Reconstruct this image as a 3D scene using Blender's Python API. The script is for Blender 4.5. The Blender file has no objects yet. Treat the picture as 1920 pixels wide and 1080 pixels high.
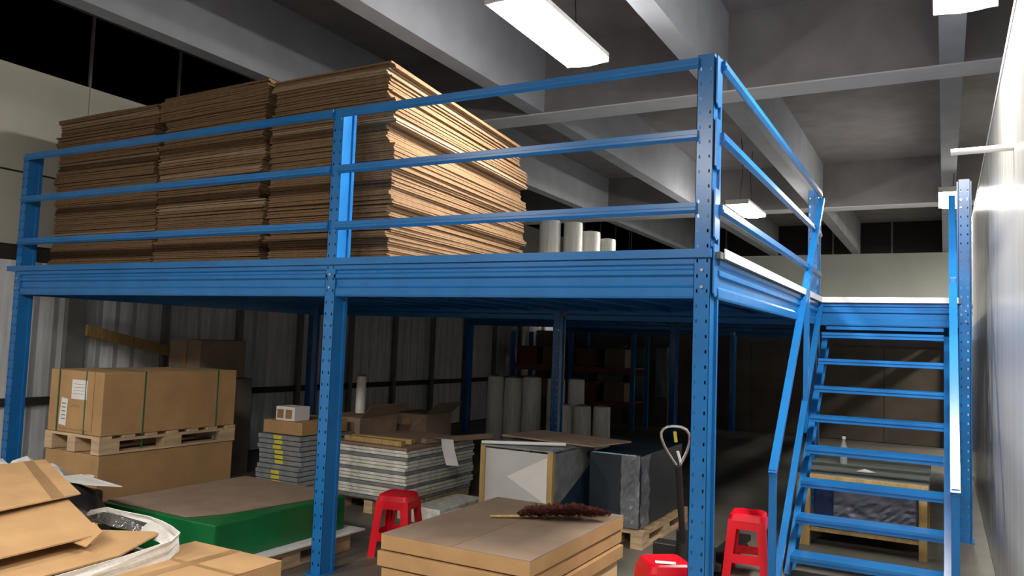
import bpy, bmesh, math, random
from mathutils import Vector, Matrix
random.seed(7)
S = bpy.context.scene
COL = S.collection

# ------------------------------------------------------------------ camera
CAM = Vector((1.1671, -4.1024, 1.6075))
r_ = Vector((0.87597433, 0.48098371, 0.03638177))
u_ = Vector((0.00078914, -0.07685378, 0.99704206))
f_ = Vector((-0.48235707, 0.87335455, 0.0677015))
cd = bpy.data.cameras.new('camera'); cam = bpy.data.objects.new('camera', cd); COL.objects.link(cam)
cd.sensor_fit = 'HORIZONTAL'; cd.sensor_width = 36; cd.lens = 27.595; cd.clip_start = .05; cd.clip_end = 100
M = Matrix((( r_.x, u_.x, -f_.x, CAM.x), (r_.y, u_.y, -f_.y, CAM.y), (r_.z, u_.z, -f_.z, CAM.z), (0, 0, 0, 1)))
cam.matrix_world = M
S.camera = cam
# ------------------------------------------------------------------ world, exposure
w = bpy.data.worlds.new('world'); S.world = w; w.use_nodes = True
w.node_tree.nodes['Background'].inputs[0].default_value = (.6, .7, 1, 1)
w.node_tree.nodes['Background'].inputs[1].default_value = .02
S.view_settings.view_transform = 'Standard'; S.view_settings.look = 'None'
S.view_settings.gamma = 1; S.view_settings.use_curve_mapping = False
S.view_settings.exposure = 0.0
LAMP = 135.0          # strength of the ceiling lamps (built further down)
# ------------------------------------------------------------------ materials
def mat(name, col, rough=.6, metal=0., var=.12, scale=6., bump=0., stretch=(1, 1, 1), emis=None, alpha=None, spec=.5, fine=None, col2=None, trans=0.):
    m = bpy.data.materials.new(name); m.use_nodes = True
    nt = m.node_tree; N = nt.nodes; Lk = nt.links
    b = N['Principled BSDF']
    b.inputs['Roughness'].default_value = rough; b.inputs['Metallic'].default_value = metal
    b.inputs['Specular IOR Level'].default_value = spec
    tc = N.new('ShaderNodeTexCoord'); mp = N.new('ShaderNodeMapping'); mp.inputs['Scale'].default_value = stretch
    Lk.new(tc.outputs['Object'], mp.inputs[0])
    no = N.new('ShaderNodeTexNoise'); no.inputs['Scale'].default_value = scale; no.inputs['Detail'].default_value = 6
    Lk.new(mp.outputs[0], no.inputs[0])
    ra = N.new('ShaderNodeValToRGB')
    c2 = col2 or tuple(min(1, c * (1 + var)) for c in col)
    c1 = tuple(c * (1 - var) for c in col)
    ra.color_ramp.elements[0].position = .3; ra.color_ramp.elements[1].position = .7
    ra.color_ramp.elements[0].color = (*c1, 1); ra.color_ramp.elements[1].color = (*c2, 1)
    Lk.new(no.outputs['Fac'], ra.inputs[0]); Lk.new(ra.outputs[0], b.inputs['Base Color'])
    if bump:
        bp = N.new('ShaderNodeBump'); bp.inputs['Strength'].default_value = bump; bp.inputs['Distance'].default_value = .01
        src = no
        if fine:
            src = N.new('ShaderNodeTexNoise'); src.inputs['Scale'].default_value = fine; src.inputs['Detail'].default_value = 3
            Lk.new(mp.outputs[0], src.inputs[0])
        Lk.new(src.outputs['Fac'], bp.inputs['Height']); Lk.new(bp.outputs[0], b.inputs['Normal'])
    if emis:
        b.inputs['Emission Color'].default_value = (*emis[0], 1); b.inputs['Emission Strength'].default_value = emis[1]
    if alpha is not None: b.inputs['Alpha'].default_value = alpha
    if trans: b.inputs['Transmission Weight'].default_value = trans
    return m
BLUE = mat('blue_paint', (.012, .15, .43), .27, 0, .1, 4, spec=.5)
SLAB = mat('raw_concrete', (.185, .175, .18), .9, 0, .15, 2.5, .2, fine=30)
BEAMC = mat('beam_plaster', (.30, .32, .355), .85, 0, .1, 2, .15, fine=25)
SOFF = mat('lit_soffit_tone', (.55, .57, .60), .85, 0, .1, 2, .15, fine=25)  # girder undersides: their lit look is put into a lighter colour
WALLB = mat('back_wall_paint', (.62, .65, .60), .75, 0, .06, 1.5)
WALLSHADE = mat('unlit_wall_tone', (.07, .068, .06), .9)  # shade on the far left wall, painted in as a dark tone
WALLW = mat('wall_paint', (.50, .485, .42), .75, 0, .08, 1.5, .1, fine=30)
WALLP = mat('translucent_sheeting', (.62, .63, .64), .45, 0, .2, 3, .4, stretch=(1, 6, .6))
DARKW = mat('dark_window_glass', (.012, .01, .01), .25, 0, .2, 3)
SEAM = mat('dark_gap', (.03, .025, .022), .8)
STEEL = mat('grey_column_steel', (.20, .195, .19), .6, .2, .15, 5)
FLOOR = mat('floor_concrete', (.14, .128, .106), .55, 0, .3, 1.6, .1, fine=20)
PART = mat('partition_board', (.14, .115, .09), .8, 0, .25, 2)
CARD = mat('cardboard', (.40, .237, .105), .85, 0, .12, 5, .1, fine=60)
CARD2 = mat('pale_cardboard', (.27, .185, .11), .85, 0, .2, 9, .2, stretch=(3, 3, 12), fine=40)
CARDD = mat('dusty_cardboard', (.27, .19, .135), .85, 0, .15, 4)
CARDC = mat('cut_cardboard_edge', (.20, .118, .058), .95, 0, .3, 14, .5, stretch=(2, 2, 14), fine=80)
WOOD = mat('pallet_wood', (.50, .36, .22), .8, 0, .25, 4, .2, stretch=(1, 1, 8), fine=30)
WOODY = mat('yellow_timber', (.45, .30, .11), .75, 0, .2, 5, stretch=(6, 6, 1))
TAPE = mat('brown_tape', (.30, .175, .08), .4)
DECKB = mat('deck_plywood', (.12, .115, .11), .7)
WHITE = mat('white_board', (.80, .80, .78), .6, 0, .06, 5)
PAPER = mat('white_paper', (.72, .70, .68), .7, 0, .05, 5)
INK = mat('black_ink', (.03, .03, .03), .7)
GREENS = mat('green_strap', (.02, .12, .05), .5)
GREEN = mat('green_plastic_board', (.004, .13, .035), .35, 0, .2, 5)
REDP = mat('red_plastic', (.70, .004, .018), .38, 0, .08, 5)
SILV = mat('silver_film_wrap', (.74, .73, .66), .32, .0, .25, 14, .5, fine=40)
GREYS = mat('grey_wrapped_sheet', (.24, .26, .27), .35, .1, .3, 9, .4, fine=30)
FILMR = mat('white_film_roll', (.66, .66, .62), .4, 0, .12, 10, .1, stretch=(6, 6, .5))
FILMG = mat('grey_film_roll', (.80, .78, .70), .4, 0, .15, 10, .1, stretch=(6, 6, .5))
WRAP = mat('clear_stretch_wrap', (.5, .52, .56), .12, 0, .3, 9, 1.0, stretch=(1, 1, 1), fine=18, alpha=.35)
BLUEB = mat('blue_film', (.012, .03, .12), .35, 0, .3, 4)
NAVY = mat('dark_blue_film', (.02, .045, .085), .3, 0, .3, 4, .3)
YEL = mat('yellow_label', (.62, .55, .05), .6)
BLK = mat('black_metal', (.02, .018, .018), .45)
CHR = mat('bright_handle_metal', (.7, .7, .7), .2, .9)
FOIL = mat('white_foam_foil', (.62, .61, .58), .5, 0, .08, 9, .6, fine=22)
FOILD = mat('silver_foil_back', (.25, .25, .25), .25, .8, .3, 20, .8, fine=40)
FEATH = mat('rust_feather', (.075, .014, .008), .8, 0, .5, 20)
PLASTB = mat('clear_bottle_plastic', (.8, .85, .85), .08, 0, .03, 3, alpha=.35)
PANEL = mat('glossy_partition_panel', (.50, .495, .48), .24, .0, .14, 3.2, .4, stretch=(1, 2.2, .02), spec=.45)
HOUS = mat('lamp_housing', (.75, .75, .73), .4)
LAMPM = mat('lamp_diffuser', (.9, .9, .88), .4, emis=((1, .945, .87), LAMP))
TEAL = mat('teal_wrap', (.04, .10, .10), .5)
ORNG = mat('orange_carton', (.22, .07, .03), .8)
GGREY = mat('milky_glass', (.50, .50, .49), .25, 0, .08, 3)

# ------------------------------------------------------------------ mesh helpers
class B:
    def __init__(s): s.v = []; s.f = []
    def add(s, vs, fs):
        n = len(s.v); s.v += [tuple(x) for x in vs]; s.f += [tuple(i + n for i in q) for q in fs]; return s
    def box(s, x0, y0, z0, x1, y1, z1):
        return s.add([(x0,y0,z0),(x1,y0,z0),(x1,y1,z0),(x0,y1,z0),(x0,y0,z1),(x1,y0,z1),(x1,y1,z1),(x0,y1,z1)],
                     [(0,3,2,1),(4,5,6,7),(0,1,5,4),(1,2,6,5),(2,3,7,6),(3,0,4,7)])
    def slab(s, pts, t):            # convex polygon lifted by a thickness vector
        n = len(pts); t = Vector(t)
        a = [Vector(p) for p in pts]; b = [p + t for p in a]
        return s.add(a + b, [tuple(range(n))[::-1], tuple(range(n, 2*n))] + [(i, (i+1) % n, n + (i+1) % n, n + i) for i in range(n)])
    def bar(s, a, b, w, h, up=(0, 0, 1)):
        a = Vector(a); b = Vector(b); d = (b - a).normalized(); sd = d.cross(Vector(up))
        if sd.length < 1e-4: sd = d.cross(Vector((1, 0, 0)))
        sd.normalize(); uu = sd.cross(d)
        q = [(-w/2, -h/2), (w/2, -h/2), (w/2, h/2), (-w/2, h/2)]
        vs = [p + sd*i + uu*j for p in (a, b) for i, j in q]
        return s.add(vs, [(0,1,2,3),(7,6,5,4),(0,4,5,1),(1,5,6,2),(2,6,7,3),(3,7,4,0)])
    def prism(s, prof, a, b, ux, uy):   # closed profile (i,j) swept from a to b
        a = Vector(a); b = Vector(b); ux = Vector(ux); uy = Vector(uy); n = len(prof)
        vs = [p + ux*i + uy*j for p in (a, b) for i, j in prof]
        return s.add(vs, [tuple(range(n))[::-1], tuple(range(n, 2*n))] + [(i, (i+1) % n, n + (i+1) % n, n + i) for i in range(n)])
    def tube(s, pts, r, n=10, cap=True):
        pts = [Vector(p) for p in pts]; rs = r if isinstance(r, (list, tuple)) else [r]*len(pts)
        base = len(s.v); prev = None
        for k, p in enumerate(pts):
            d = (pts[min(k+1, len(pts)-1)] - pts[max(k-1, 0)]).normalized()
            ref = prev if prev else (Vector((0, 0, 1)) if abs(d.z) < .9 else Vector((1, 0, 0)))
            x = (ref - d*ref.dot(d)).normalized(); prev = x; y = d.cross(x)
            for i in range(n):
                an = 2*math.pi*i/n; s.v.append(tuple(p + (x*math.cos(an) + y*math.sin(an))*rs[k]))
        for k in range(len(pts)-1):
            for i in range(n):
                j = (i+1) % n; s.f.append((base+k*n+i, base+k*n+j, base+(k+1)*n+j, base+(k+1)*n+i))
        if cap:
            s.f.append(tuple(base+i for i in range(n))[::-1]); s.f.append(tuple(base+(len(pts)-1)*n+i for i in range(n)))
        return s
    def lathe(s, c, prof, n=24):        # prof: (radius, z)
        c = Vector(c); return s.tube([c + Vector((0, 0, z)) for _, z in prof], [r for r, _ in prof], n)
    def rot(s, ang, c=(0, 0)):
        ca, sa = math.cos(ang), math.sin(ang)
        s.v = [(c[0]+(x-c[0])*ca-(y-c[1])*sa, c[1]+(x-c[0])*sa+(y-c[1])*ca, z) for x, y, z in s.v]; return s
LOC = {}
def obj(name, b, m, parent=None, bevel=0, smooth=False):
    """b is in world coordinates; the object's origin goes to its parent's base, or to its own base when top-level"""
    me = bpy.data.meshes.new(name)
    vs = b.v
    if parent is None:
        xs, ys, zs = zip(*vs); o0 = Vector(((min(xs)+max(xs))/2, (min(ys)+max(ys))/2, min(zs)))
        loc = o0
    else:
        o0 = LOC[parent.name]; loc = Vector((0, 0, 0))
    me.from_pydata([tuple(Vector(v) - o0) for v in vs], [], b.f)
    me.materials.append(m)
    bm = bmesh.new(); bm.from_mesh(me); bmesh.ops.recalc_face_normals(bm, faces=bm.faces); bm.to_mesh(me); bm.free()
    if smooth:
        for p in me.polygons: p.use_smooth = True
        try: me.set_sharp_from_angle(angle=math.radians(35))
        except Exception: pass
    o = bpy.data.objects.new(name, me); COL.objects.link(o); o.location = loc; o.parent = parent
    LOC[o.name] = o0
    if bevel:
        md = o.modifiers.new('bevel', 'BEVEL'); md.width = bevel; md.segments = 2; md.limit_method = 'ANGLE'
    return o
def thing(name, label, cat, loc, group=None):
    o = bpy.data.objects.new(name, None); COL.objects.link(o); o.location = loc; o.empty_display_size = .1
    LOC[o.name] = Vector(loc); return tag(o, label, cat, group)
def tag(o, label, cat, group=None):
    o['label'] = label; o['category'] = cat
    if group: o['group'] = group
    return o
def struct(name, b, m):
    o = obj(name, b, m); o['kind'] = 'structure'; return o
def copy_thing(o, loc, rz=0, label=None, parent=None):
    c = o.copy(); COL.objects.link(c); c.parent = parent
    if parent is None:
        c.location = loc; c.rotation_euler = (0, 0, rz)
        if label: c['label'] = label
    for ch in list(o.children): copy_thing(ch, None, 0, None, c)
    return c

# ================================================================== SETTING
XL, YB, XR, YF = -7.0, 18.0, 7.0, -9.0
floor = struct('floor', B().box(XL-.2, YF-.2, -.2, XR+.2, YB+.2, 0), FLOOR)
ceil = struct('ceiling', B().box(XL-.2, YF-.2, 5.0, XR+.2, YB+.2, 5.2), SLAB)
for y in (-3.4, 3.68, 10.75):
    obj('girder', B().box(XL, y, 4.2, XR, y+.36, 4.999), BEAMC if 0 else SLAB, ceil)
    obj('girder_soffit', B().box(XL, y-.004, 4.186, XR, y+.364, 4.2), SOFF, ceil)
for k in range(-3, 4):
    x = 1.13 + 2.06*k
    for y0, y1 in ((YF, -3.4), (-3.04, 3.68), (4.04, 10.75), (11.11, YB)):
        if k > 1 and y0 > 0 and False: continue
        obj('ceiling_joist', B().box(x, y0, 4.2, x+.19, y1, 4.999), BEAMC, ceil)
wl = struct('wall_left', B().box(XL-.2, YF, 0, XL-.03, YB, 5.0), SEAM)
ys = [-8.97 + 1.12*i for i in range(-0, 25)]
off = 1.0
edges = [off + 1.12*i for i in range(-9, 16)]
edges = [e for e in edges if YF < e < YB]
allE = [YF] + edges + [YB]
for a, b in zip(allE[:-1], allE[1:]):
    pm = WALLW if a < 5.3 else WALLSHADE      # the far part of this wall is coloured darker, as if unlit
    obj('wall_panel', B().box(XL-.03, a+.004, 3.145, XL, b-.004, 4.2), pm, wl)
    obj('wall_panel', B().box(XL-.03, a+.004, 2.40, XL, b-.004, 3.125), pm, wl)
    obj('wall_sheeting', B().add([(XL - .015 + .012*math.sin(i*2.1), a+.004+(b-a-.008)*i/16, z) for z in (0.02, 2.24) for i in range(17)],
        [(i, i+1, 17+i+1, 17+i) for i in range(16)]), WALLP, wl)
for e in edges:
    wd = .10 if abs(e-1.0) < .01 else .035
    obj('wall_column', B().box(XL-.002, e-wd, 0.02, XL+.07, e+wd, 2.26), STEEL, wl)
obj('wall_rail', B().box(XL-.01, YF, .78, XL+.03, YB, .86), SEAM, wl)
w1 = struct('window_1', B().box(XL-.05, YF, 4.2, XL-.03, YB, 5.0), DARKW)
for e in edges: obj('mullion', B().box(XL-.04, e-.012, 4.2, XL, e+.012, 5.0), STEEL, w1)
br = B().slab([(XL+.075, 1.1, 1.62), (XL+.075, 1.1, 1.50), (XL+.075, 2.95, 1.12), (XL+.075, 2.95, 1.24)], (.03, 0, 0))
tag(obj('diagonal_board', br, WOODY), 'brown timber board leaning diagonally against the left wall behind the big carton', 'board')
wb = struct('wall_back', B().box(XL, YB, 0, XR, YB+.2, 5.0), WALLB)
w2 = struct('window_2', B().box(XL, YB-.02, 4.2, XR, YB, 5.0), DARKW)
for x in [XL + 1.4*i for i in range(1, 10)]: obj('mullion', B().box(x-.02, YB-.05, 4.2, x+.02, YB-.02, 5.0), STEEL, w2)
struct('wall_right', B().box(XR, YF, 0, XR+.2, YB, 5.0), WALLW)
struct('wall_front', B().box(XL, YF-.2, 0, XR, YF, 5.0), SLAB)
# board partition closing the space under the far end of the platform
pt = struct('wall_far', B().box(XL, 11.95, 0, 1.4, 12.0, 1.88), PART)
for i in range(7): obj('wall_board', B().box(XL+.005+1.2*i, 11.925, 0.01, XL+1.195+1.2*i, 11.95, 1.74), PART, pt)
# glossy partition beside the camera, parallel to the side of the platform
gp = struct('wall_partition', B().box(1.52, -6.0, 0, 1.60, 8.5, 3.47), STEEL)
yy = -6.0
while yy < 8.49:
    y2 = min(yy+.965, 8.5)
    obj('glossy_panel', B().box(1.5, yy+.002, .02, 1.519, y2-.002, 3.5), PANEL, gp); yy += .967
obj('top_channel', B().box(1.494, -6.0, 3.47, 1.62, 8.5, 3.51), WHITE, gp)
tag(obj('white_wall_bar', B().tube([(1.2, .9, 2.76), (1.503, .9, 2.765)], .019, 12), WHITE, smooth=True),
    'short white rod sticking out of the glossy partition near the top right', 'rod')

# ================================================================== LAMPS
def lamp_build(loc, label):
    x, y, z = loc
    t = thing('ceiling_lamp', label, 'ceiling lamp', loc, 'hanging batten lamps')
    n = 10
    prof = [(-.18, .03)] + [(-.18 + .36*i/n, -.02*math.sin(math.pi*i/n)) for i in range(n+1)] + [(.18, .03)]
    obj('diffuser', B().prism(prof, (x, y-.66, z), (x, y+.66, z), (1, 0, 0), (0, 0, 1)), LAMPM, t)
    obj('housing', B().box(x-.185, y-.665, z+.031, x+.185, y+.665, z+.07), HOUS, t)
    for s in (-1, 1):
        obj('end_cap', B().box(x-.185, y+s*.67-.008, z-.005, x+.185, y+s*.67+.008, z+.07), HOUS, t)
        obj('hanging_wire', B().tube([(x, y+s*.45, z+.07), (x-.03*s, y+s*.42, 4.6), (x, y+s*.42, 5.0)], .006, 6), BLK, t)
    return t
L0 = lamp_build((-1.40, 1.02, 3.9), 'long bright white lamp over the top handrail, nearest one in view')
copy_thing(L0, (1.29, 1.06, 3.9), 0, 'white lamp cut off by the top right edge of the photo')
copy_thing(L0, (-1.70, 9.0, 3.9), 0, 'distant glowing lamp seen between the side handrails')
copy_thing(L0, (1.28, 8.9, 3.9), 0, 'distant glowing lamp beside the top of the right-hand post')
for x, y, lab in ((-1.4, -5.3, 'lamp hanging above and behind the viewer, left of centre'), (1.29, -5.3, 'lamp hanging above and behind the viewer, right'),
                  (-4.1, -5.3, 'lamp hanging behind the viewer, further left'),
                  (3.9, 8.9, 'added unseen lamp beyond the glossy partition, nearest the viewer'), (3.9, 12.5, 'added unseen lamp beyond the glossy partition, middle one'),  # lamps beyond the partition are added out of view to brighten the back wall
                  (3.9, 15.5, 'added unseen lamp beyond the glossy partition, by the back wall')):
    copy_thing(L0, (x, y, 3.9), 0, lab)

# ================================================================== MEZZANINE
D = 2.12
mz = thing('mezzanine_platform', 'blue steel storage platform on perforated posts with handrails, carrying cardboard stacks', 'platform', (-2.5, 0, 0))
def upright(x, y, h, face=-1):
    """omega shaped post, perforated front web .09 wide with two rows of slots; opens towards +y"""
    W = .09; cols = [0, .014, .023, .067, .076, .09]; b = B()
    zs = [0.0]; z = .06
    while z < h-.03: zs += [z, z+.018]; z += .08
    zs.append(h)
    nx = len(cols)
    for z in zs:
        for c in cols: b.v.append((x+c, y, z))
    for i in range(len(zs)-1):
        for j in range(nx-1):
            if j in (1, 3) and i % 2 == 1: continue
            b.f.append((i*nx+j, i*nx+j+1, (i+1)*nx+j+1, (i+1)*nx+j))
    # sides, flanges and return lips, 3 mm sheet
    pr = [(0, 0), (0, .095), (-.014, .095), (-.014, .122), (-.011, .122), (-.011, .098), (.003, .098), (.003, 0)]
    b.prism(pr, (x, y, 0), (x, y, h), (1, 0, 0), (0, 1, 0))
    b.prism([(W-i, j) for i, j in pr], (x, y, 0), (x, y, h), (1, 0, 0), (0, 1, 0))
    o = obj('upright', b, BLUE, mz)
    obj('base_plate', B().box(x-.03, y-.03, 0, x+W+.03, y+.15, .006), BLUE, o)
    return o
XM, XLf, YS, XP = -2.57, -6.33, 3.95, 1.28
ups = {}
for x, y, h in ((0, 0, D+1.07), (XM, 0, D+1.06), (XLf, 0, D+1.06), (0, YS, D+1.07), (XP, YS, D+1.09),
                (XM-.16, YS, D-.05), (XLf-.1, YS, D-.05), (XLf, 7.8, D-.05), (XM, 7.8, D-.05), (XP, 7.8, D-.05),
                (XLf, 11.7, D-.05), (XM, 11.7, D-.05), (XP, 11.7, D-.05)):
    ups[(x, y)] = upright(x, y, h)
# sigma beam profile, depth outward (i) and height (j)
def beam_prof(h=.215):
    p = [(0, 0), (.012, 0), (.016, .012), (.016, .055), (.004, .07), (.004, .115), (.020, .128), (.020, .150), (.008, .160), (.008, .175), (.022, .185), (.022, h), (0, h)]
    return p
ZB = D - .035 - .215
def beam(a, b, out, name='beam'):
    return obj(name, B().prism(beam_prof(), (*a, ZB), (*b, ZB), out, (0, 0, 1)), BLUE, mz)
beam((XLf+.075, .02), (XM+.015, .02), (0, -1, 0)); beam((XM+.075, .02), (0+.003, .02), (0, -1, 0))
for a, b in (((XLf+.075, .02), (XM+.015, .02)), ((XM+.075, .02), (.0, .02))):
    obj('beam_back', B().box(a[0], .022, ZB, b[0], .055, ZB+.2), BLUE, mz)
# steel angle along the front edge of the deck
obj('edge_trim', B().box(XLf-.1, -.022, D-.034, .095, .03, D+.012), BLUE, mz)
# side beam (faces +x)
beam((.095, .09), (.095, YS-.005), (1, 0, 0)); obj('beam_back', B().box(.05, .09, ZB, .093, YS, ZB+.2), BLUE, mz)
beam((.10, YS+.015), (XP-.005, YS+.015), (0, -1, 0), 'landing_beam'); obj('beam_back', B().box(.1, YS+.017, ZB, XP, YS+.05, ZB+.2), BLUE, mz)
beam((XLf+.075, YS+.02), (XM-.15, YS+.02), (0, -1, 0)); beam((XM+.0, YS+.02), (-.005, YS+.02), (0, -1, 0))
for y in (7.8, 11.7):
    beam((XLf+.1, y+.02), (XM, y+.02), (0, -1, 0)); beam((XM+.1, y+.02), (XP, y+.02), (0, -1, 0))
beam((XP+.09, YS+.1), (XP+.09, 7.78), (1, 0, 0)); beam((XP+.09, 7.9), (XP+.09, 11.68), (1, 0, 0))
beam((XLf-.02, .1), (XLf-.02, YS), (-1, 0, 0))
# joists under the deck
x = XLf + .35
while x < -.1:
    for y0, y1 in ((.06, 3.93), (3.99, 7.78), (7.84, 11.68)):
        obj('joist', B().prism([(-.025, 0), (.025, 0), (.025, .012), (-.015, .012), (-.015, .108), (.025, .108), (.025, .12), (-.025, .12)],
            (x, y0, D-.155), (x, y1, D-.155), (1, 0, 0), (0, 0, 1)), BLUE, mz)
        obj('joist_clip', B().box(x-.035, y0, D-.20, x+.035, y0+.04, D-.156), STEEL, mz)
    x += .42
for xx in (.35, .75, 1.1):
    for y0, y1 in ((3.99, 7.78), (7.84, 11.68)):
        obj('joist', B().box(xx-.02, y0, D-.155, xx+.02, y1, D-.036), BLUE, mz)
# deck boards
xs = [XLf-.1, -5.13, -3.91, -2.69, -1.47, -.3, .135]
for a, b in zip(xs[:-1], xs[1:]):
    for y0, y1 in ((.032, 2.0), (2.0, 3.948)):
        obj('deck_board', B().box(a+.001, y0+.001, D-.035, b-.001, y1-.001, D), DECKB, mz)
xs2 = [XLf-.1, -5.13, -3.91, -2.69, -1.47, -.3, .09, 1.3]
for a, b in zip(xs2[:-1], xs2[1:]):
    for y0, y1 in ((3.95, 5.9), (5.9, 7.85), (7.85, 9.8), (9.8, 11.85)):
        yy0 = y0 - (.03 if (y0 == 3.95 and a > .05) else 0)
        obj('deck_board', B().box(a+.001, yy0+.001, D-.035, b-.001, y1-.001, D), DECKB, mz)
for y0, y1 in ((1.6, 3.95), (3.95, 5.9), (5.9, 7.85), (7.85, 9.8), (9.8, 11.85)):
    obj('deck_board', B().box(XL+.08, y0+.001, D-.035, XLf-.101, y1-.001, D), DECKB, mz)
obj('edge_strip', B().box(.1, YS-.035, D-.032, XP-.002, YS-.028, D+.02), WHITE, mz)
obj('edge_strip', B().box(.136, .1, D-.03, .142, YS-.03, D+.022), WHITE, mz)
# guard rails
RP = [(0, 0), (.012, -.004), (.03, .012), (.03, .026), (.022, .03), (.022, .055), (0, .055)]
def rail(a, b, z, out):
    o = obj('guard_rail', B().prism(RP, (*a, z-.055), (*b, z-.055), out, (0, 0, 1)), BLUE, mz)
    return o
H3 = (1.05, .655, .262)
for h in H3:
    for a, b in ((XLf+.04, XM+.01), (XM+.08, .01)):
        o = rail((a, 0.0), (b, 0.0), D+h, (0, -1, 0))
    o = rail((.105, .09), (.105, YS), D+h, (1, 0, 0))
# connector plates at the corner post's right side and at the stair post
for h in (1.06, .72, .34, .04):
    obj('connector_plate', B().slab([(.098, .01, D+h), (.098, .10, D+h), (.098, .10, D+h-.26), (.098, .045, D+h-.28), (.098, .01, D+h-.26)], (.008, 0, 0)), BLUE, mz)
for h in (1.05, .66, .27):
    obj('connector_plate', B().slab([(.098, YS-.10, D+h), (.098, YS-.01, D+h), (.098, YS-.01, D+h-.14), (.098, YS-.10, D+h-.14)], (.008, 0, 0)), BLUE, mz)
for xx in (.02, XM+.02, XLf+.02, XP+.03):
    yb = -.001 if xx < 1 else YS-.001
    for zz in (ZB+.06, ZB+.15):
        obj('bolt', B().tube([(xx+.025, yb+.001, zz), (xx+.025, yb-.010, zz)], .009, 6), CHR, mz)

# ================================================================== STAIRCASE
st = thing('staircase', 'steep blue steel open-tread stairs with flat handrails beside the glossy partition', 'stairs', (.7, 2.8, 0))
def strip(a, b, x0, x1, t, name, m=BLUE):   # inclined bar between (y,z) points a,b
    d = Vector((0, b[0]-a[0], b[1]-a[1])).normalized(); n = Vector((0, d.z, -d.y)) * t
    return obj(name, B().slab([(x0, *a), (x1, *a), (x1, *b), (x0, *b)], n), m, st)
for x0, x1 in ((.15, .20), (1.165, 1.215)):
    o = obj('stringer', B().slab([(x0, 1.92, .0), (x0, 4.02, 1.90), (x0, 4.02, 1.74), (x0, 2.10, .0)], (.006 if x0 < 1 else -.006+.05, 0, 0)) if 0 else
            B().prism([(0, 0), (x1-x0, 0), (x1-x0, .006), (.006, .006), (.006, .13), (x1-x0, .13), (x1-x0, .136), (0, .136)] if x0 < 1 else
                      [(x1-x0-i, j) for i, j in [(0, 0), (x1-x0, 0), (x1-x0, .006), (.006, .006), (.006, .13), (x1-x0, .13), (x1-x0, .136), (0, .136)]],
                      (x0, 1.95, .003), (x0, 3.93, 1.79), (1, 0, 0), (0, .67, -.742)), BLUE, st)
for k in range(8):
    y, z = 3.42-.219*k, 1.79-.233*k
    b = B().prism([(0, -.048), (.006, -.050), (.006, -.026), (-.006, -.022), (-.006, 0), (.2, 0), (.2, -.035), (.196, -.035), (.196, -.004), (0.0, -.004)],
                  (.205, y, z), (1.163, y, z), (0, 1, 0), (0, 0, 1))
    t = obj('tread', b, BLUE, st)
    for xx in (.2, 1.155):
        obj('bracket', B().slab([(xx, y+.01, z-.05), (xx, y+.19, z-.05), (xx, y+.19, z-.004), (xx, y+.01, z-.004)], (.006, 0, 0)), BLUE, t)
obj('tread', B().prism([(0, -.03), (.006, -.03), (.006, -.004), (.15, -.004), (.15, 0), (0, 0)], (.205, 3.72, 1.855), (1.163, 3.72, 1.855), (0, 1, 0), (0, 0, 1)), BLUE, st)
strip((1.58, .77), (3.90, 3.10), .10, .155, .035, 'handrail')
strip((1.80, .01), (3.95, 2.09), .10, .15, .03, 'mid_rail')
obj('newel_post', B().box(.103, 1.59, 0.0, .152, 1.635, .79), BLUE, st, .003)
obj('baluster', B().box(.108, 3.02, .92, .148, 3.10, 2.24), BLUE, st, .003)
strip((1.58, .77), (3.90, 3.06), 1.20, 1.255, .035, 'handrail')
strip((2.04, .24), (3.95, 2.09), 1.22, 1.255, .03, 'mid_rail')
obj('newel_post', B().box(1.205, 1.59, 0.0, 1.252, 1.635, .79), BLUE, st, .003)
obj('baluster', B().box(1.21, 3.02, .92, 1.25, 3.10, 2.24), BLUE, st, .003)

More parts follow.
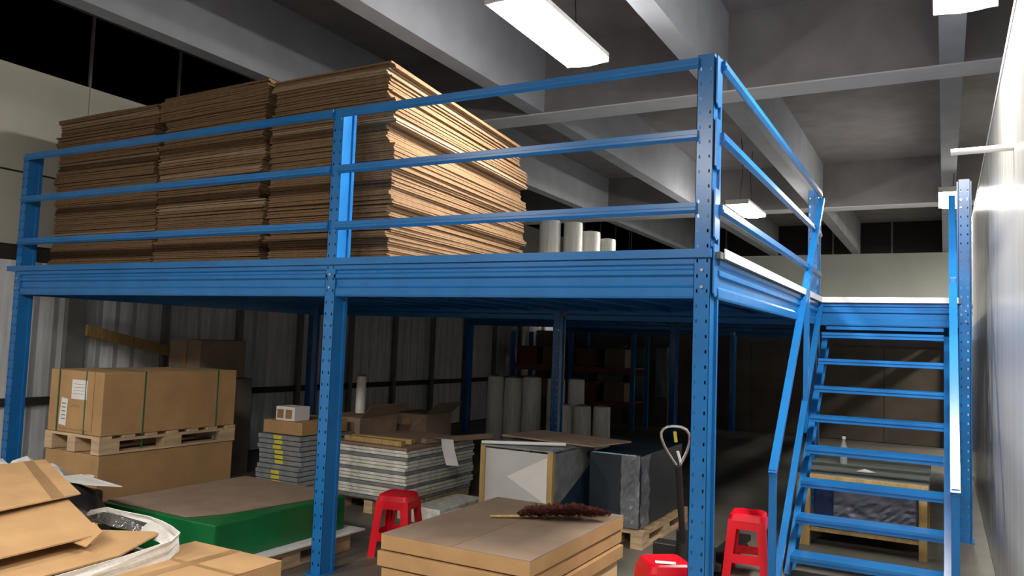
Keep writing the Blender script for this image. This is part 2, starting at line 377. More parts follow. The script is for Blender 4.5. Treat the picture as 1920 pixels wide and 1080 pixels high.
# ================================================================== CARDBOARD STACKS ON THE DECK
def cardboard_stack(x0, x1, y0, y1, hfl, hfr, hbr, hbl, n, label, group, gap=None, m=CARDC, seed=1, lean=0.):
    rnd = random.Random(seed)
    gx = gy = gx2 = gy2 = 0; left = 0
    for k in range(n):
        if left <= 0:
            left = rnd.choice((1, 2, 3, 4, 5)); gx, gy, gx2, gy2 = rnd.uniform(-.024, .024), rnd.uniform(-.024, .024), rnd.uniform(-.045, .04), rnd.uniform(-.03, .03)
        left -= 1
        t0, t1 = k/n, (k+1)/n
        b = B()
        for q in range(3):
            a, c = t0+(t1-t0)*q/3, t0+(t1-t0)*(q+.82)/3
            jx, jy, jx2, jy2 = [rnd.uniform(-.012, .012) for _ in range(4)]
            X0, X1, Y0, Y1 = x0+gx+jx+lean*a, x1+gx2+jx2+lean*a*.4, y0+gy+jy, y1+gy2+jy2
            # edge midpoints bow in or out, corners droop a little at random
            mids = [rnd.uniform(-.008, .008) for _ in range(4)]
            cor = [(X0, Y0, hfl), ((X0+X1)/2, Y0+mids[0], (hfl+hfr)/2), (X1, Y0+rnd.uniform(-.01, .02), hfr), (X1+mids[1], (Y0+Y1)/2, (hfr+hbr)/2),
                   (X1, Y1, hbr), ((X0+X1)/2, Y1+mids[2], (hbl+hbr)/2), (X0, Y1, hbl), (X0+mids[3], (Y0+Y1)/2, (hfl+hbl)/2)]
            dr = rnd.uniform(0, .14)*(t1-t0)/3
            lo = [(px, py, D+.003+h*(a+dr*.3)) for px, py, h in cor]; hi = [(px, py, D+.003+h*(c+dr*.3)) for px, py, h in cor]
            if k == 0 and q == 0: lo = [(px, py, D+.003) for px, py, h in cor]
            b.add(lo+hi, [tuple(range(8))[::-1], tuple(range(8, 16))]+[(i, (i+1) % 8, 8+(i+1) % 8, 8+i) for i in range(8)])
        o = obj('cardboard_bundle', b, m if rnd.random() > .12 else CARD2)
        tag(o, ('topmost ' if k == n-1 else 'lowest ' if k == 0 else '')+label, 'cardboard', group)
cardboard_stack(-6.28, -4.82, .28, 2.3, 1.44, 1.45, 1.42, 1.42, 34, 'flat brown cardboard bundle in the left-hand stack on the platform', 'cardboard in the left-hand stack on the platform', seed=3)
cardboard_stack(-4.72, -3.50, .25, 2.3, 1.47, 1.50, 1.42, 1.42, 34, 'flat brown cardboard bundle in the middle stack on the platform', 'cardboard in the middle stack on the platform', seed=5)
cardboard_stack(-3.42, -2.27, .25, 2.25, 1.44, 1.455, 1.30, 1.30, 32, 'flat cardboard bundle in the brightly lit right-hand stack on the platform', 'cardboard in the right-hand stack on the platform', seed=11)

# film rolls standing on the deck
def film_roll(x, y, z, r, h, label, group, m=FILMR, sag=.0, dist=False):
    t = thing('film_roll', label, 'film roll', (x, y, z), group)
    prof = [(r*.96, 0), (r, .02), (r, h*.5), (r*.97, h-.05), (r*.93, h-.01), (r*.55, h)]
    obj('film', B().lathe((x, y, z), prof, 28), m, t, smooth=True)
    n = 16; rc = .04
    obj('core', B().lathe((x, y, z), [(rc, h), (rc, h+.012)], n), CARDD, t)
    return t
film_roll(-4.14, 6.65, D, .17, 1.36, 'white film roll on the platform, nearest the bright cardboard stack', 'film rolls on the platform')
film_roll(-3.84, 6.85, D, .15, 1.35, 'white film roll on the platform, second from the bright cardboard stack', 'film rolls on the platform')
film_roll(-3.70, 7.20, D, .16, 1.25, 'white film roll on the platform, third from the bright cardboard stack', 'film rolls on the platform')
film_roll(-3.52, 7.45, D, .14, 1.16, 'white film roll on the platform, furthest right in the row', 'film rolls on the platform')

# ================================================================== LEFT: PALLETISED CARTONS
def pallet(x0, y0, x1, y1, z, label, group='wooden pallets', loads=None):
    t = thing('wooden_pallet', label, 'pallet', ((x0+x1)/2, (y0+y1)/2, z), group)
    n = 5; L = y1-y0; W = x1-x0; bw = .1
    for i in range(7):
        yy = y0 + (L-bw)*i/6
        obj('deck_slat', B().box(x0, yy, z+.118, x1, yy+bw, z+.138), WOOD, t)
    for i in range(3):
        xx = x0+(W-.1)*i/2
        obj('stringer_board', B().box(xx, y0, z+.097, xx+.1, y1, z+.117), WOOD, t)
        obj('bottom_board', B().box(xx, y0, z+.001, xx+.1, y1, z+.019), WOOD, t)
        for j in range(3):
            yy = y0+(L-.17)*j/2
            obj('block', B().box(xx+.001, yy, z+.019, xx+.099, yy+.17, z+.097), WOOD, t)
    return t
cx0, cx1, cy0, cy1 = -5.13, -4.43, -.33, .97
pallet(cx0, cy0, cx1, cy1, 0, 'lower wooden pallet on the floor by the left post, under two cartons')
def big_carton(z, h, label, labels):
    t = thing('shipping_carton', label, 'carton', ((cx0+cx1)/2, (cy0+cy1)/2, z), 'large strapped cartons')
    obj('carton_body', B().box(cx0+.01, cy0+.01, z+.001, cx1-.01, cy1-.01, z+h), CARD, t, .004)
    for yy in (cy0+.03, cy0+.36, cy1-.17):
        pass
    if labels:
        f = cy0+.008
        obj('front_flap', B().box(cx0+.16, f-.004, z+.03, cx1-.12, f+.001, z+h), CARD, t)
        obj('paper_label', B().box(cx0+.31, f-.007, z+h-.22, cx0+.50, f-.004, z+h-.07), PAPER, t)
        for i in range(4): obj('printed_line', B().box(cx0+.33, f-.008, z+h-.105-.025*i, cx0+.47, f-.007, z+h-.102-.025*i), STEEL, t)
        obj('paper_label', B().slab([(cx0+.17, f-.006, z+.06), (cx0+.26, f-.006, z+.05), (cx0+.27, f-.006, z+.26), (cx0+.19, f-.006, z+.27)], (0, -.003, 0)), PAPER, t)
        for i in range(5): obj('printed_line', B().box(cx0+.20, f-.010, z+.1+.03*i, cx0+.25, f-.009, z+.108+.03*i), STEEL, t)
        # faint handwriting under the square label
        for i in range(6):
            x = cx0+.29+.022*i; zc = z+h-.275
            obj('handwriting', B().bar((x, f-.0045, zc-.012*((i % 2)*2-1)), (x+.02, f-.0045, zc+.012*((i % 2)*2-1)), .003, .003, (0, 1, 0)), TAPE, t)
    return t
big_carton(.14, .485, 'brown carton under the wooden pallet, lower of the two large cartons at left', False)
pallet(cx0, cy0, cx1, cy1, .63, 'upper wooden pallet between the two large brown cartons at left')
bc = big_carton(.77, .485, 'large brown carton with white labels on a pallet, upper of two at left', True)
for yy in (cy0+.36, cy1-.22):
    obj('strap', B().box(cx1-.0105, yy, .64, cx1-.006, yy+.012, 1.258).box(cx0+.008, yy, 1.255, cx1-.006, yy+.012, 1.2595), GREENS, bc)
for xx in (cx0+.13, cx1-.22):
    obj('strap', B().box(xx, cy0+.0005, .775, xx+.012, cy0+.004, 1.258), GREENS, bc)
pc = thing('shelf_carton', 'small dark brown carton behind the large labelled carton, against the left wall', 'carton', (-6.1, 2.1, 0))
obj('carton_body', B().box(-6.35, 1.72, 1.08, -5.85, 2.35, 1.5), CARDD, pc, .004)
obj('support_crate', B().box(-6.4, 1.65, 0, -5.8, 2.42, 1.075), PART, pc)
obj('tape_strip', B().box(-6.12, 1.71, 1.1, -6.06, 2.36, 1.502), TAPE, pc)

# green board stack
gx0, gx1, gy0, gy1 = -3.94, -2.80, -.62, .60
pallet(gx0+.03, gy0+.03, gx1+.04, gy1+.03, 0, 'wooden pallet under the green boards')
tag(obj('white_sheet', B().slab([(gx0, gy0, .141), (gx1+.09, gy0+.02, .141), (gx1+.12, gy1+.1, .141), (gx0, gy1+.05, .141)], (0, 0, .012)), WHITE), 'white sheet between the green boards and their pallet', 'sheet')
tag(obj('green_board', B().box(gx0, gy0, .154, gx1, gy1, .40), GREEN, None, .01), 'thick green plastic board under a cardboard sheet, left of the middle post', 'board')
tag(obj('cardboard_sheet', B().slab([(-3.93, -.57, .402), (-3.1, -.585, .402), (-2.98, -.35, .402), (-2.83, .62, .402), (-3.93, .66, .405)], (0, 0, .006)), CARDD),
    'dark brown cardboard sheet lying on top of the green boards', 'cardboard sheet')

# dark stack with yellow labels and its load
tx0, tx1, ty0, ty1 = -4.42, -3.90, 1.25, 1.97
pallet(tx0, ty0, tx1, ty1, 0, 'wooden pallet under the dark stack with yellow labels')
rnd = random.Random(4)
for k in range(12):
    z = .14+.045*k; j = rnd.uniform(-.012, .012)
    o = obj('wrapped_sheet', B().box(tx0+j, ty0+j, z, tx1+j, ty1-j, z+.038), GREYS, None, .003)
    tag(o, ('topmost ' if k == 11 else 'lowest ' if k == 0 else '')+'dark film-wrapped sheet in the stack with yellow labels left of the middle post', 'wrapped sheet', 'dark wrapped sheets with yellow labels')
    if k != 5: obj('yellow_tag', B().box(-4.22+j, ty0+j-.004, z+.004, -4.12+j, ty0+j-.0005, z+.036), YEL, o)
o = obj('flat_carton', B().box(-4.40, 1.28, .682, -3.92, 1.9, .80), CARD, None, .004); tag(o, 'flat brown carton on the dark stack left of the middle post', 'carton')
o = obj('small_box', B().box(-4.27, 1.30, .802, -4.04, 1.5, .93), PAPER, None, .004); tag(o, 'small white box with brown squares left of the middle post', 'box')
for i in range(2): obj('printed_square', B().box(-4.25+.105*i, 1.294, .825, -4.175+.105*i, 1.2995, .905), TAPE, o)

# silver wrapped stack
sx0, sx1, sy0, sy1 = -4.02, -3.02, 1.62, 2.75
sx0 = -3.52
pallet(-3.86, 1.66, -3.0, 2.7, 0, 'wrapped wooden pallet under the silver sheets behind the left stool')
for k in range(15):
    z = .14+.031*k; j = rnd.uniform(-.014, .014); j2 = rnd.uniform(-.014, .014)
    o = obj('silver_sheet', B().box(-3.88+j, 1.62+j2, z, -3.0+j, 2.75+j, z+.027), SILV if k % 4 else GREYS, None, .004)
    tag(o, ('topmost ' if k == 14 else 'lowest ' if k == 0 else '')+'silver film-wrapped sheet in the stack behind the left red stool', 'wrapped sheet', 'silver wrapped sheets')
o = obj('dark_board', B().box(-3.86, 1.6, .607, -2.98, 2.72, .630), CARDD, None, .003); tag(o, 'dark board on top of the silver sheets', 'board')
for i, (a, b, z, lab) in enumerate((((-3.75, 1.70), (-3.08, 1.68), .655, 'light timber batten at the front edge of the silver stack'),
                                    ((-3.75, 1.80), (-3.10, 1.86), .655, 'timber batten lying just behind the front one on the silver stack'),
                                    ((-3.05, 1.95), (-2.80, 2.75), .66, 'brown timber plank along the right side of the silver stack'))):
    o = obj('timber_batten', B().bar((a[0], a[1], z), (b[0], b[1], z), .07, .045), WOODY if i < 2 else CARDD, None, .003); tag(o, lab, 'timber')
# paper tag hanging over the edge
pb = B(); P = [(-2.98, 2.0, .69), (-2.89, 2.0, .685), (-2.86, 1.97, .62), (-2.80, 1.93, .53), (-2.77, 1.92, .47)]
for i, (x, y, z) in enumerate(P): pb.v += [(x, y, z), (x+.075, y+.09, z-.01)]
for i in range(4): pb.f.append((2*i, 2*i+1, 2*i+3, 2*i+2))
n = len(pb.v); pb.v += [(x+.003, y-.003, z+.003) for x, y, z in pb.v]; pb.f += [tuple(i+n for i in q)[::-1] for q in pb.f[:4]]
tag(obj('paper_slip', pb, PAPER), 'white paper slip hanging over the side of the silver stack', 'paper')
for x, y, z, w_, d_, h_, lab in ((-4.1, 2.3, 0, .5, .6, .80, 'dark brown carton behind the middle post, left of the short roll'),
                                 (-3.95, 3.2, 0, .45, .5, .78, 'dark carton with flaps behind the silver stack')):
    t = thing('dark_carton', lab, 'carton', (x, y, z))
    obj('carton_body', B().box(x-w_/2, y-d_/2, z, x+w_/2, y+d_/2, z+h_), CARDD, t, .004)
    obj('tape_strip', B().box(x-.03, y-d_/2-.001, z+.1, x+.03, y+d_/2+.001, z+h_+.001), TAPE, t)
    obj('carton_flap', B().slab([(x+w_/2, y-d_/2, z+h_), (x+w_/2, y+d_/2, z+h_), (x+w_/2+.14, y+d_/2, z+h_+.13), (x+w_/2+.14, y-d_/2, z+h_+.13)], (0, 0, .005)), CARDD, t)
film_roll(-4.1, 2.3, .815, .05, .38, 'short thin grey roll standing on a dark carton behind the middle post', 'film rolls below the platform', FILMG)
# big wrapped block on the floor beside the stack
o = thing('wrapped_bundle', 'low clear-wrapped bundle on the floor between the left stool and framed crate', 'bundle', (-2.75, 1.95, 0))
obj('bundle_body', B().box(-2.92, 1.62, 0, -2.62, 2.35, .14), SILV, o, .01)
obj('end_board', B().box(-2.60, 1.66, .01, -2.5, 1.9, .12), PAPER, o, .004)

# film rolls standing on the floor in the middle distance
for x, y, h, r, lab in ((-4.02, 4.95, 1.15, .115, 'tall grey film roll on the floor, leftmost of the tall row'),
                     (-3.78, 5.0, 1.14, .125, 'tall grey film roll on the floor, second from left in the tall row'),
                     (-3.52, 5.02, 1.16, .125, 'tall grey film roll on the floor, third from left in the tall row'),
                     (-3.26, 5.2, 1.15, .12, 'tall grey film roll on the floor, half behind the inner blue post'),
                     (-3.04, 5.35, 1.15, .11, 'tall grey film roll just right of the inner blue post'),
                     (-2.98, 4.80, .86, .12, 'short grey film roll, leftmost of the short row'),
                     (-2.76, 4.92, .85, .115, 'short grey film roll, middle of the short row'),
                     (-2.55, 5.04, .85, .11, 'short grey film roll, rightmost of the short row')):
    film_roll(x, y, 0, r, h, lab, 'film rolls below the platform', FILMG)

# framed crate with milky panels
fx0, fx1, fy0, fy1 = -2.12, -1.47, 1.42, 2.25
t = thing('framed_crate', 'milky panelled crate with yellow timber corner posts behind the flat cartons', 'crate', ((fx0+fx1)/2, (fy0+fy1)/2, 0))
for x in (fx0, fx1-.045):
    for y in (fy0, fy1-.045): obj('corner_post', B().box(x, y, 0, x+.045, y+.045, .76), WOODY, t, .003)
obj('front_panel', B().box(fx0+.046, fy0+.012, .32, fx1-.046, fy0+.02, .745), GGREY, t)
obj('fold_flap', B().slab([(fx1-.05, fy0+.008, .72), (fx0+.25, fy0+.004, .54), (fx1-.05, fy0+.008, .36)], (0, .004, 0)), PAPER, t)
obj('lower_panel', B().box(fx0+.046, fy0+.014, .03, fx1-.046, fy0+.022, .318), NAVY, t)
obj('side_panel', B().slab([(fx1-.016, fy0+.046, .30), (fx1-.016, fy1-.046, .60), (fx1-.016, fy1-.046, .745), (fx1-.016, fy0+.046, .745)], (.006, 0, 0)), GREYS, t)
obj('lower_side_panel', B().slab([(fx1-.018, fy0+.046, .02), (fx1-.018, fy1-.046, .02), (fx1-.018, fy1-.046, .6), (fx1-.018, fy0+.046, .3)], (.006, 0, 0)), NAVY, t)
obj('top_panel', B().box(fx0, fy0, .761, fx1, fy1, .772), GREYS, t)
tag(obj('white_tube', B().tube([(-2.10, 1.40, .79), (-1.50, 1.72, .795)], .014, 10), WHITE, smooth=True), 'thin white tube lying on top of the framed crate', 'tube')
tag(obj('cardboard_sheet', B().slab([(-2.14, 1.80, .80), (-1.32, 1.86, .775), (-1.15, 2.28, .79), (-2.0, 2.3, .81)], (0, 0, .012)), CARDD), 'brown cardboard lid lying crooked on the framed crate', 'cardboard sheet')
pallet(-1.44, 1.95, -.92, 3.2, 0, 'wooden pallet under the blue wrapped load right of the framed crate')
t = thing('wrapped_load', 'blue load in clear stretch wrap on a pallet right of the framed crate', 'wrapped load', (-1.18, 2.6, .14))
obj('load_body', B().box(-1.41, 2.0, .141, -.97, 3.15, .72), mat('dark_load', (.022, .032, .045), .35, 0, .3, 4, .3), t, .01)
def crumple(x0, x1, y, z0, z1, nx=14, nz=10, amp=.012, seed=1, axis='x'):
    r = random.Random(seed); b = B()
    for j in range(nz+1):
        for i in range(nx+1):
            p = x0+(x1-x0)*i/nx; q = z0+(z1-z0)*j/nz; d = y - r.random()*amp
            b.v.append((p, d, q) if axis == 'x' else (y + r.random()*amp, p, q))
    b.f = [(j*(nx+1)+i, j*(nx+1)+i+1, (j+1)*(nx+1)+i+1, (j+1)*(nx+1)+i) for j in range(nz) for i in range(nx)]
    return b
obj('stretch_wrap', crumple(-1.12, -.965, 1.99, .15, .73, nx=7, nz=16, seed=3, amp=.025), WRAP, t)
obj('stretch_wrap', crumple(1.99, 2.2, -.965, .15, .72, nx=6, nz=16, seed=4, amp=.02, axis='y'), WRAP, t)
obj('top_edge_strip', B().bar((-1.38, 1.99, .725), (-1.0, 1.99, .725), .02, .008), mat('pale_blue_strip', (.3, .5, .7), .3), t)

# ================================================================== FOREGROUND CARTON STACK
ang = 0.0
kx0, kx1, ky0, ky1 = -1.48, -.58, -.66, .60
zt = .555; t_ = .082
for k in range(4):
    z1 = zt-k*(t_+.004); j = (0, -.012, .006, -.02)[k]
    if k < 3:
        t = thing('flat_carton', ('flat brown carton, topmost of the foreground pile, carrying the feather duster',
             'flat brown carton, second from the top of the foreground pile', 'flat brown carton, third from the top of the foreground pile')[k], 'carton',
             ((kx0+kx1)/2, (ky0+ky1)/2, z1-t_), 'flat cartons in the foreground')
        obj('carton_body', B().box(kx0+j, ky0+j, z1-t_, kx1+j, ky1-j, z1-.004), CARD, t, .004)
        if k == 0: obj('top_flap', B().box(kx0+j, ky0+j, z1-.004, (kx0+kx1)/2-.002, ky1, z1).box((kx0+kx1)/2+.002, ky0+j, z1-.004, kx1+j, ky1, z1), CARDD, t)
    else:
        t = thing('tall_carton', 'pale brown carton at the bottom of the foreground pile', 'carton', ((kx0+kx1)/2, 0, 0))
        obj('carton_body', B().box(kx0, ky0, .0, kx1-.02, ky1-.03, z1-.002), mat('fresh_cardboard', (.62, .43, .22), .85, 0, .1, 4), t, .004)
        obj('tape_strip', B().box((kx0+kx1)/2-.025, ky0-.001, .02, (kx0+kx1)/2+.025, ky0, z1-.002), TAPE, t)
# feather duster
t = thing('feather_duster', 'rust-red feather duster lying on the foreground flat cartons', 'duster', (-.8, .2, zt))
a, b_ = Vector((-1.05, .10, zt+.018)), Vector((-.58, .36, zt+.04))
obj('handle', B().tube([a+(a-b_)*.32, b_], .008, 8), WOODY, t)
fb = B(); rnd = random.Random(9); ax = (b_-a)
side = ax.cross(Vector((0, 0, 1))).normalized()
for i in range(700):
    s_ = rnd.random(); c = a+ax*s_; L = .045*(.35+math.sin(math.pi*min(1, s_*.9+.1)))*rnd.uniform(.6, 1.3)
    th = rnd.uniform(0, math.pi); d = side*math.cos(th)*1.25+Vector((0, 0, 1))*math.sin(th)+ax.normalized()*rnd.uniform(-.5, .9)
    p = c+d*L; p.z = max(p.z, zt+.004); c.z = max(c.z, zt+.01); wv = ax.normalized()*.007
    fb.add([c-wv*.3, c+wv*.3, p+wv, p+ax.normalized()*.004+Vector((0, 0, .006)), p-wv], [(0, 1, 2, 3, 4)])
o = obj('feathers', fb, FEATH, t); o['kind'] = 'stuff'

# ================================================================== STOOLS
def stool(loc, rz, label):
    t = thing('plastic_stool', label, 'stool', (0, 0, 0), 'red plastic stools')
    tp, bt, h = .118, .160, .45
    # seat: rounded square with a shallow dish and a skirt
    def ring(hw, z, rc=.04, n=4):
        p = []
        for cx, cy, a0 in ((1, 1, 0), (-1, 1, 90), (-1, -1, 180), (1, -1, 270)):
            for i in range(n+1):
                an = math.radians(a0+90*i/n); p.append((cx*(hw-rc)+rc*math.cos(an), cy*(hw-rc)+rc*math.sin(an), z))
        return p
    b = B(); rings = [ring(tp-.03, h-.006), ring(tp-.012, h), ring(tp, h-.010), ring(tp+.008, h-.05), ring(tp+.004, h-.05), ring(tp-.006, h-.014)]
    n = len(rings[0])
    for r in rings: b.v += r
    for k in range(5): b.f += [(k*n+i, k*n+(i+1) % n, (k+1)*n+(i+1) % n, (k+1)*n+i) for i in range(n)]
    b.f.append(tuple(range(n))); b.f.append(tuple(5*n+i for i in range(n))[::-1])
    obj('seat', b, REDP, t, smooth=True)
    def hw(z): return bt+(tp+.006-bt)*z/(h-.04)
    for sx, sy in ((1, 1), (-1, 1), (-1, -1), (1, -1)):
        b = B()
        for axis in (0, 1):
            v = []
            for z, wd in ((0, .055), (h-.045, .062)):
                H = hw(z)
                for o_, q in ((H, H), (H, H-wd), (H-.006, H-wd), (H-.006, H-.006)):
                    v.append((sx*o_, sy*q, z) if axis == 0 else (sx*q, sy*o_, z))
            b.add(v, [(0, 1, 2, 3), (4, 7, 6, 5), (0, 4, 5, 1), (1, 5, 6, 2), (2, 6, 7, 3), (3, 7, 4, 0)])
        obj('leg', b, REDP, t)
    for rot in range(4):
        for nm, z0, z1 in (('crossbar', .115, .175), ('skirt_panel', h-.105, h-.045)):
            b = B()
            H0, H1 = hw(z0)-.001, hw(z1)-.001
            b.add([(-H0+.05, -H0, z0), (H0-.05, -H0, z0), (H1-.05, -H1, z1), (-H1+.05, -H1, z1),
                   (-H0+.05, -H0+.006, z0), (H0-.05, -H0+.006, z0), (H1-.05, -H1+.006, z1), (-H1+.05, -H1+.006, z1)],
                  [(0, 1, 2, 3), (7, 6, 5, 4), (0, 4, 5, 1), (1, 5, 6, 2), (2, 6, 7, 3), (3, 7, 4, 0)])
            b.rot(rot*math.pi/2)
            obj(nm, b, REDP, t)
    t.location = loc; t.rotation_euler = (0, 0, rz)
    return t
s1 = stool((-2.41, .74, 0), math.radians(14), 'red plastic stool on the floor in front of the silver wrapped stack')
s2 = copy_thing(s1, (-.17, .16, 0), math.radians(38), 'red plastic stool at the bottom edge left of the corner post, with a pale patch')
s3 = copy_thing(s1, (-.065, 1.76, 0), math.radians(6), 'red plastic stool behind the stair handrail, right of the corner post')
pch = obj('pale_patch', B().box(-.25, .12, .4505, -.14, .17, .4525), PAPER, None); LOC[s2.name] = Vector(s2.location)
pch.parent = s2; pch.matrix_parent_inverse = Matrix.Identity(4); pch.location = (-.02, -.06, .4485); pch.rotation_euler = (0, 0, -.3)

# ================================================================== PALLET JACK
t = thing('pallet_jack', 'black pallet jack with a chrome loop handle left of the corner post', 'pallet jack', (-.45, 1.2, 0))
top = Vector((-.36, 1.0, .84)); bot = Vector((-.42, 1.36, .22))
obj('handle_shaft', B().tube([bot, top], .022, 10), BLK, t, smooth=True)
sd = Vector((.876, .481, 0)); up = Vector((-.03, -.30, 1)).normalized()
c = top+up*.13
half = [(0.012, -.13), (.035, -.09), (.062, -.04), (.082, .01), (.092, .055), (.090, .09), (.074, .118), (.045, .133), (.015, .138)]
loop = [c+sd*x+up*z for x, z in half]+[c-sd*x+up*z for x, z in half[::-1]]
obj('loop_handle', B().tube(loop, .0095, 8), BLK if 0 else CHR, t, smooth=True)
obj('lever', B().bar(c+up*.10, c+up*.03, .018, .012), YEL, t)
obj('label_plate', B().bar(c+sd*.005-up*.035, c+sd*.02-up*.12, .016, .01), WHITE, t)
obj('pump_body', B().tube([(-.42, 1.36, .06), (-.42, 1.36, .34)], .05, 12), BLK, t, smooth=True)
obj('axle_housing', B().box(-.52, 1.30, .05, -.32, 1.42, .12), BLK, t, .006)
obj('cross_head', B().box(-.66, 1.42, .05, -.24, 1.55, .22), BLK, t, .01)
for s_ in (-1, 1):
    obj('fork', B().slab([(-.44+s_*.15-.08, 1.55, .05), (-.44+s_*.15+.08, 1.55, .05), (-.44+s_*.15+.06, 2.65, .05), (-.44+s_*.15-.06, 2.65, .05)], (0, 0, .04)), BLK, t)
    obj('wheel', B().tube([(-.42+s_*.04-.02, 1.36, .05), (-.42+s_*.04+.02, 1.36, .05)], .05, 16), BLK, t)
    obj('wheel', B().tube([(-.44+s_*.15-.03, 2.5, .03), (-.44+s_*.15+.03, 2.5, .03)], .03, 12), BLK, t)

# ================================================================== BENCH BEHIND THE STAIRS
t = thing('low_bench', 'low timber bench with slatted grey top and clear-wrapped dark load behind the stairs', 'bench', (.55, 3.6, 0))
for i in range(5):
    obj('top_slat', B().box(.06, 2.98+.27*i, .565, 1.06, 3.21+.27*i, .595+.004*(i % 2)), GGREY if 0 else mat('grey_green_slat', (.20, .22, .19), .5, 0, .2, 6) if i == 0 else bpy.data.materials['grey_green_slat'], t, .003)
obj('front_edge', B().box(.06, 2.955, .545, 1.06, 2.978, .590), WOODY, t, .002)
for x in (.07, .99):
    for y in (2.98, 4.2): obj('leg', B().box(x, y, 0, x+.06 + (.05 if x < .5 else 0), y+.06, .56), WOODY, t, .003)
obj('lower_shelf', B().box(.08, 3.0, .12, 1.04, 4.26, .14), WOODY, t)
t2 = thing('wrapped_load', 'dark blue load under clear crinkled wrap on the bench behind the stairs', 'wrapped load', (.6, 3.6, .14))
obj('load_body', B().box(.20, 3.06, .142, .97, 4.15, .545), BLUEB, t2, .01)
obj('stretch_wrap', crumple(.36, .97, 3.05, .15, .54, nx=18, nz=14, seed=8, amp=.028), WRAP, t2)
t = thing('water_bottle', 'clear plastic bottle with white cap standing on the low bench behind the stairs', 'bottle', (.36, 3.75, .60))
obj('bottle_body', B().lathe((.36, 3.75, .60), [(.03, 0), (.032, .01), (.032, .07), (.029, .09), (.032, .11), (.032, .15), (.014, .20), (.013, .225)], 16), PLASTB, t, smooth=True)
obj('cap', B().lathe((.36, 3.75, .60), [(.017, .225), (.017, .245), (.013, .248)], 12), WHITE, t)
tag(obj('crumpled_wrapper', crumple(.5, .62, 3.35, .604, .604, 1, 1).add([(.5, 3.3, .605), (.6, 3.28, .606), (.66, 3.34, .606), (.58, 3.38, .606), (.57, 3.33, .63)], [(0, 1, 4), (1, 2, 4), (2, 3, 4), (3, 0, 4)]), PAPER),
    'small crumpled white scrap on the low bench behind the stairs', 'scrap')

# ================================================================== FAR RACK, TEAL BUNDLES
t = thing('storage_rack', 'dim pallet rack with cartons far back under the platform', 'rack', (-5.2, 10.5, 0))
for x in (-6.6, -5.3, -4.0):
    for y in (10.1, 10.9): obj('rack_post', B().box(x-.04, y-.03, 0, x+.04, y+.03, 1.83), BLUE, t)
for z in (.5, 1.15):
    for y in (10.1, 10.9): obj('rack_beam', B().box(-6.6, y-.02, z-.1, -4.0, y+.02, z), ORNG, t)
    obj('rack_shelf', B().box(-6.56, 10.12, z, -4.04, 10.88, z+.02), PART, t)
for i, (x, m) in enumerate(((-6.3, ORNG), (-5.75, CARDD), (-5.0, ORNG), (-4.4, CARDD))):
    for z in (.521, 1.171):
        o = obj('rack_carton', B().box(x-.22, 10.2, z, x+.2, 10.8, z+.36), m, None, .004)
        o['label'] = '%s carton on the %s shelf of the far rack, %s' % (('rust-coloured', 'dark brown')[i % 2], ('lower' if z < 1 else 'upper'), ('leftmost', 'second from left', 'third from left', 'rightmost')[i])
        o['category'] = 'carton'; o['group'] = 'cartons on the far rack'
for x0, x1, lab in ((-3.6, -3.05, 'leftmost'), (-2.9, -2.6, 'middle'), (-2.35, -2.1, 'rightmost')):
    y = 11.3 - .0
    t = thing('teal_bundle', 'dim teal wrapped upright bundle against the far partition, %s of three' % lab, 'bundle', ((x0+x1)/2-1.5, y, 0), 'teal bundles at the far partition')
    obj('bundle_body', B().box(x0-1.6, y, .55, x1-1.6, y+.3, 1.6), TEAL, t, .02)
    obj('base_block', B().box(x0-1.6, y+.02, 0, x1-1.6, y+.28, .55), PART, t)
    obj('stretch_wrap', crumple(x0-1.6, x1-1.6, y-.005, .6, 1.58, 6, 8, .03, seed=int(-x0*10)), WRAP, t)

# ================================================================== OPEN CARTONS, BOTTOM LEFT
t = thing('open_carton', 'open brown carton with raised flaps at the left edge of the foreground', 'carton', (-3.2, -1.9, 0), 'foreground open cartons')
bx0, bx1, by0, by1, bh = -3.62, -2.62, -2.35, -1.52, .60
for nm, q in (('carton_side', (bx0, by0, 0, bx0+.006, by1, bh)), ('carton_side', (bx1-.006, by0, 0, bx1, by1, bh)), ('carton_side', (bx0, by1-.006, 0, bx1, by1, bh)), ('carton_side', (bx0, by0, 0, bx1, by0+.006, bh)), ('carton_bottom', (bx0, by0, .002, bx1, by1, .008))):
    obj(nm, B().box(*q), CARD, t)
o = obj('carton_flap', B().slab([(-3.63, -1.70, .78), (-3.64, -1.21, .78), (-2.82, -1.50, .72), (-2.70, -2.11, .72)], (0, 0, .007)), CARD, t)
obj('tape_strip', B().slab([(-3.638, -1.34, .7872), (-3.638, -1.285, .7872), (-2.80, -1.60, .7272), (-2.79, -1.67, .7272)], (0, 0, .0012)), TAPE, o)
obj('carton_flap', B().slab([(-3.0, -2.2, .72), (-3.0, -1.5, .72), (-2.86, -1.55, .70), (-2.34, -1.69, .62), (-2.28, -2.31, .62)], (0, 0, .007)), CARD, t)
obj('carton_flap', B().slab([(-2.47, -1.652, .648), (-2.34, -1.69, .632), (-2.26, -1.82, .60), (-2.38, -1.84, .615)], (0, 0, .005)), CARD, t)
o = tag(obj('cardboard_sheet', B().slab([(-2.50, -2.2, .57), (-2.66, -1.60, .575), (-2.32, -1.38, .57), (-2.12, -1.75, .565), (-2.09, -2.41, .555)], (0, 0, .008)), CARD),
        'loose brown cardboard panel inside the white foil liner, bottom left foreground', 'cardboard sheet')
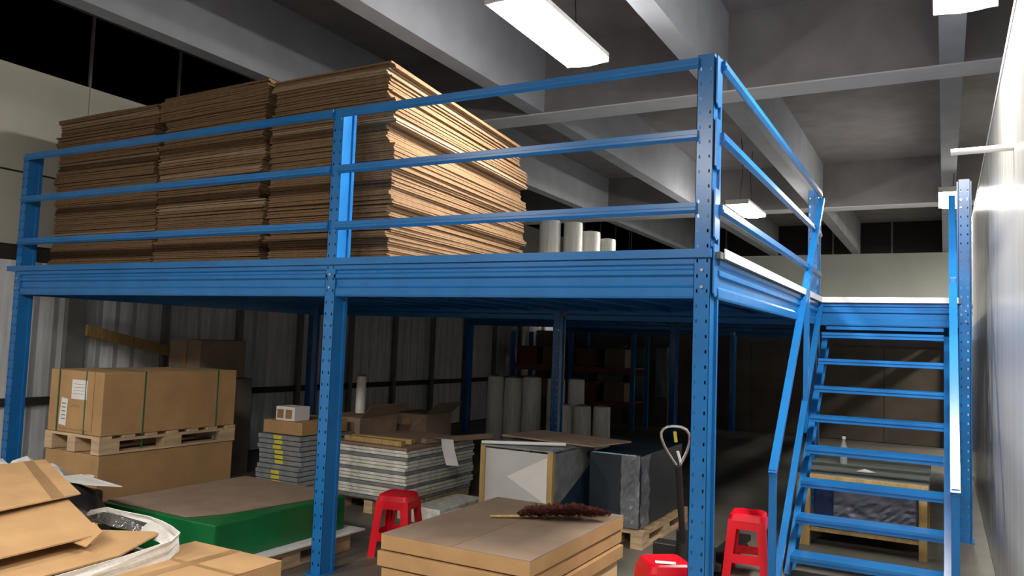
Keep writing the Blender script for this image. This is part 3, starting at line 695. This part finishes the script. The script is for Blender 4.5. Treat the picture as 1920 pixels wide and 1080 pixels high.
# white foam liner with a silver inside
lb = B(); path = [(-2.95, -1.36, .60), (-2.86, -1.31, .62), (-2.70, -1.33, .625), (-2.5, -1.31, .62), (-2.36, -1.36, .625), (-2.24, -1.39, .62), (-2.13, -1.42, .61), (-2.10, -1.50, .59), (-2.08, -1.75, .575), (-2.06, -2.0, .57), (-2.04, -2.4, .56)]
rnd = random.Random(2)
for i, (x, y, z) in enumerate(path):
    for j in range(5):
        lb.v.append((x+rnd.uniform(-.008, .008), y+rnd.uniform(-.008, .008), z-.022*j))
lb.f = [(i*5+j, (i+1)*5+j, (i+1)*5+j+1, i*5+j+1) for i in range(len(path)-1) for j in range(4)]
t = thing('foam_liner', 'crumpled white foam liner with silver inside, between the open carton and green boards', 'liner', (-2.4, -1.5, .5))
o = obj('white_side', lb, FOIL, t); md = o.modifiers.new('thickness', 'SOLIDIFY'); md.thickness = .006
ib = B(); ip = [(x*.985-.045 if i > 6 else x, y-.02, z-.03) for i, (x, y, z) in enumerate(path)]
for i, (x, y, z) in enumerate(ip):
    for j in range(3): ib.v.append((x+rnd.uniform(-.006, .006), y-.02*j+rnd.uniform(-.006, .006), z-.02*j+rnd.uniform(-.008, .008)))
q = [(i*3+j, (i+1)*3+j, (i+1)*3+j+1, i*3+j+1) for i in range(len(ip)-1) for j in range(2)]
for nm, m_, sel in (('silver_side', FOILD, q[:6]), ('folded_edge', FOIL, q[6:])):
    b2 = B(); b2.v = ib.v; b2.f = sel
    used = sorted({i for f in sel for i in f}); mp_ = {i: k for k, i in enumerate(used)}
    b2.v = [ib.v[i] for i in used]; b2.f = [tuple(mp_[i] for i in f) for f in sel]
    o = obj(nm, b2, m_, t); md = o.modifiers.new('thickness', 'SOLIDIFY'); md.thickness = .003
# taped closed carton at the bottom edge
t = thing('taped_carton', 'closed brown carton with taped seam at the bottom edge left of the middle post', 'carton', (-1.97, -1.8, 0))
obj('carton_body', B().box(-2.28, -2.45, 0, -1.66, -1.20, .496), CARD, t, .004)
for x0, x1 in ((-2.28, -1.975), (-1.965, -1.66)): obj('top_flap', B().box(x0, -2.45, .4965, x1, -1.20, .501), CARD, t)
obj('tape_strip', B().box(-2.0, -2.452, .5012, -1.94, -1.198, .502), TAPE, t)
obj('tape_strip', B().box(-2.28, -1.50, .5012, -1.66, -1.47, .5018), TAPE, t)
# plastic sheet and dark bag between the cartons
cb = B(); rnd = random.Random(12)
for j in range(9):
    for i in range(13):
        x = -4.75+.70*i/12; y = -1.35+.75*j/8
        z = .60+.10*math.sin(i*.9+j*.4)*.5+.05*math.sin(j*1.7)+rnd.uniform(-.025, .025)
        if i in (0, 12) or j in (0, 8): z -= .12
        cb.v.append((x, y, z))
cb.f = [(j*13+i, j*13+i+1, (j+1)*13+i+1, (j+1)*13+i) for j in range(8) for i in range(12)]
t = thing('plastic_heap', 'heap of pale grey plastic sheeting behind the open carton, by the left post', 'plastic sheeting', (-4.3, -1.0, 0))
o = obj('sheeting', cb, FOIL, t); o.modifiers.new('thickness', 'SOLIDIFY').thickness = .004
obj('dark_bin', B().box(-4.7, -1.3, 0, -3.85, -.66, .5), BLK, t, .02)
t = thing('dark_bag', 'black bag slumped between the open carton and the lower large carton', 'bag', (-3.75, -.95, 0))
bb = B().lathe((-3.72, -.98, 0), [(.22, 0), (.27, .1), (.26, .3), (.2, .45), (.12, .55), (.05, .6)], 14)
bb.v = [(x+rnd.uniform(-.015, .015), y+rnd.uniform(-.015, .015), z) for x, y, z in bb.v]
obj('bag_body', bb, BLK, t, smooth=True)
tag(obj('white_flap', B().slab([(-3.98, -.98, .60), (-3.50, -1.02, .62), (-3.38, -.86, .60), (-3.9, -.80, .61)], (0, 0, .005)), FOIL),
    'white foam flap on top of the black bag at left', 'foam sheet')
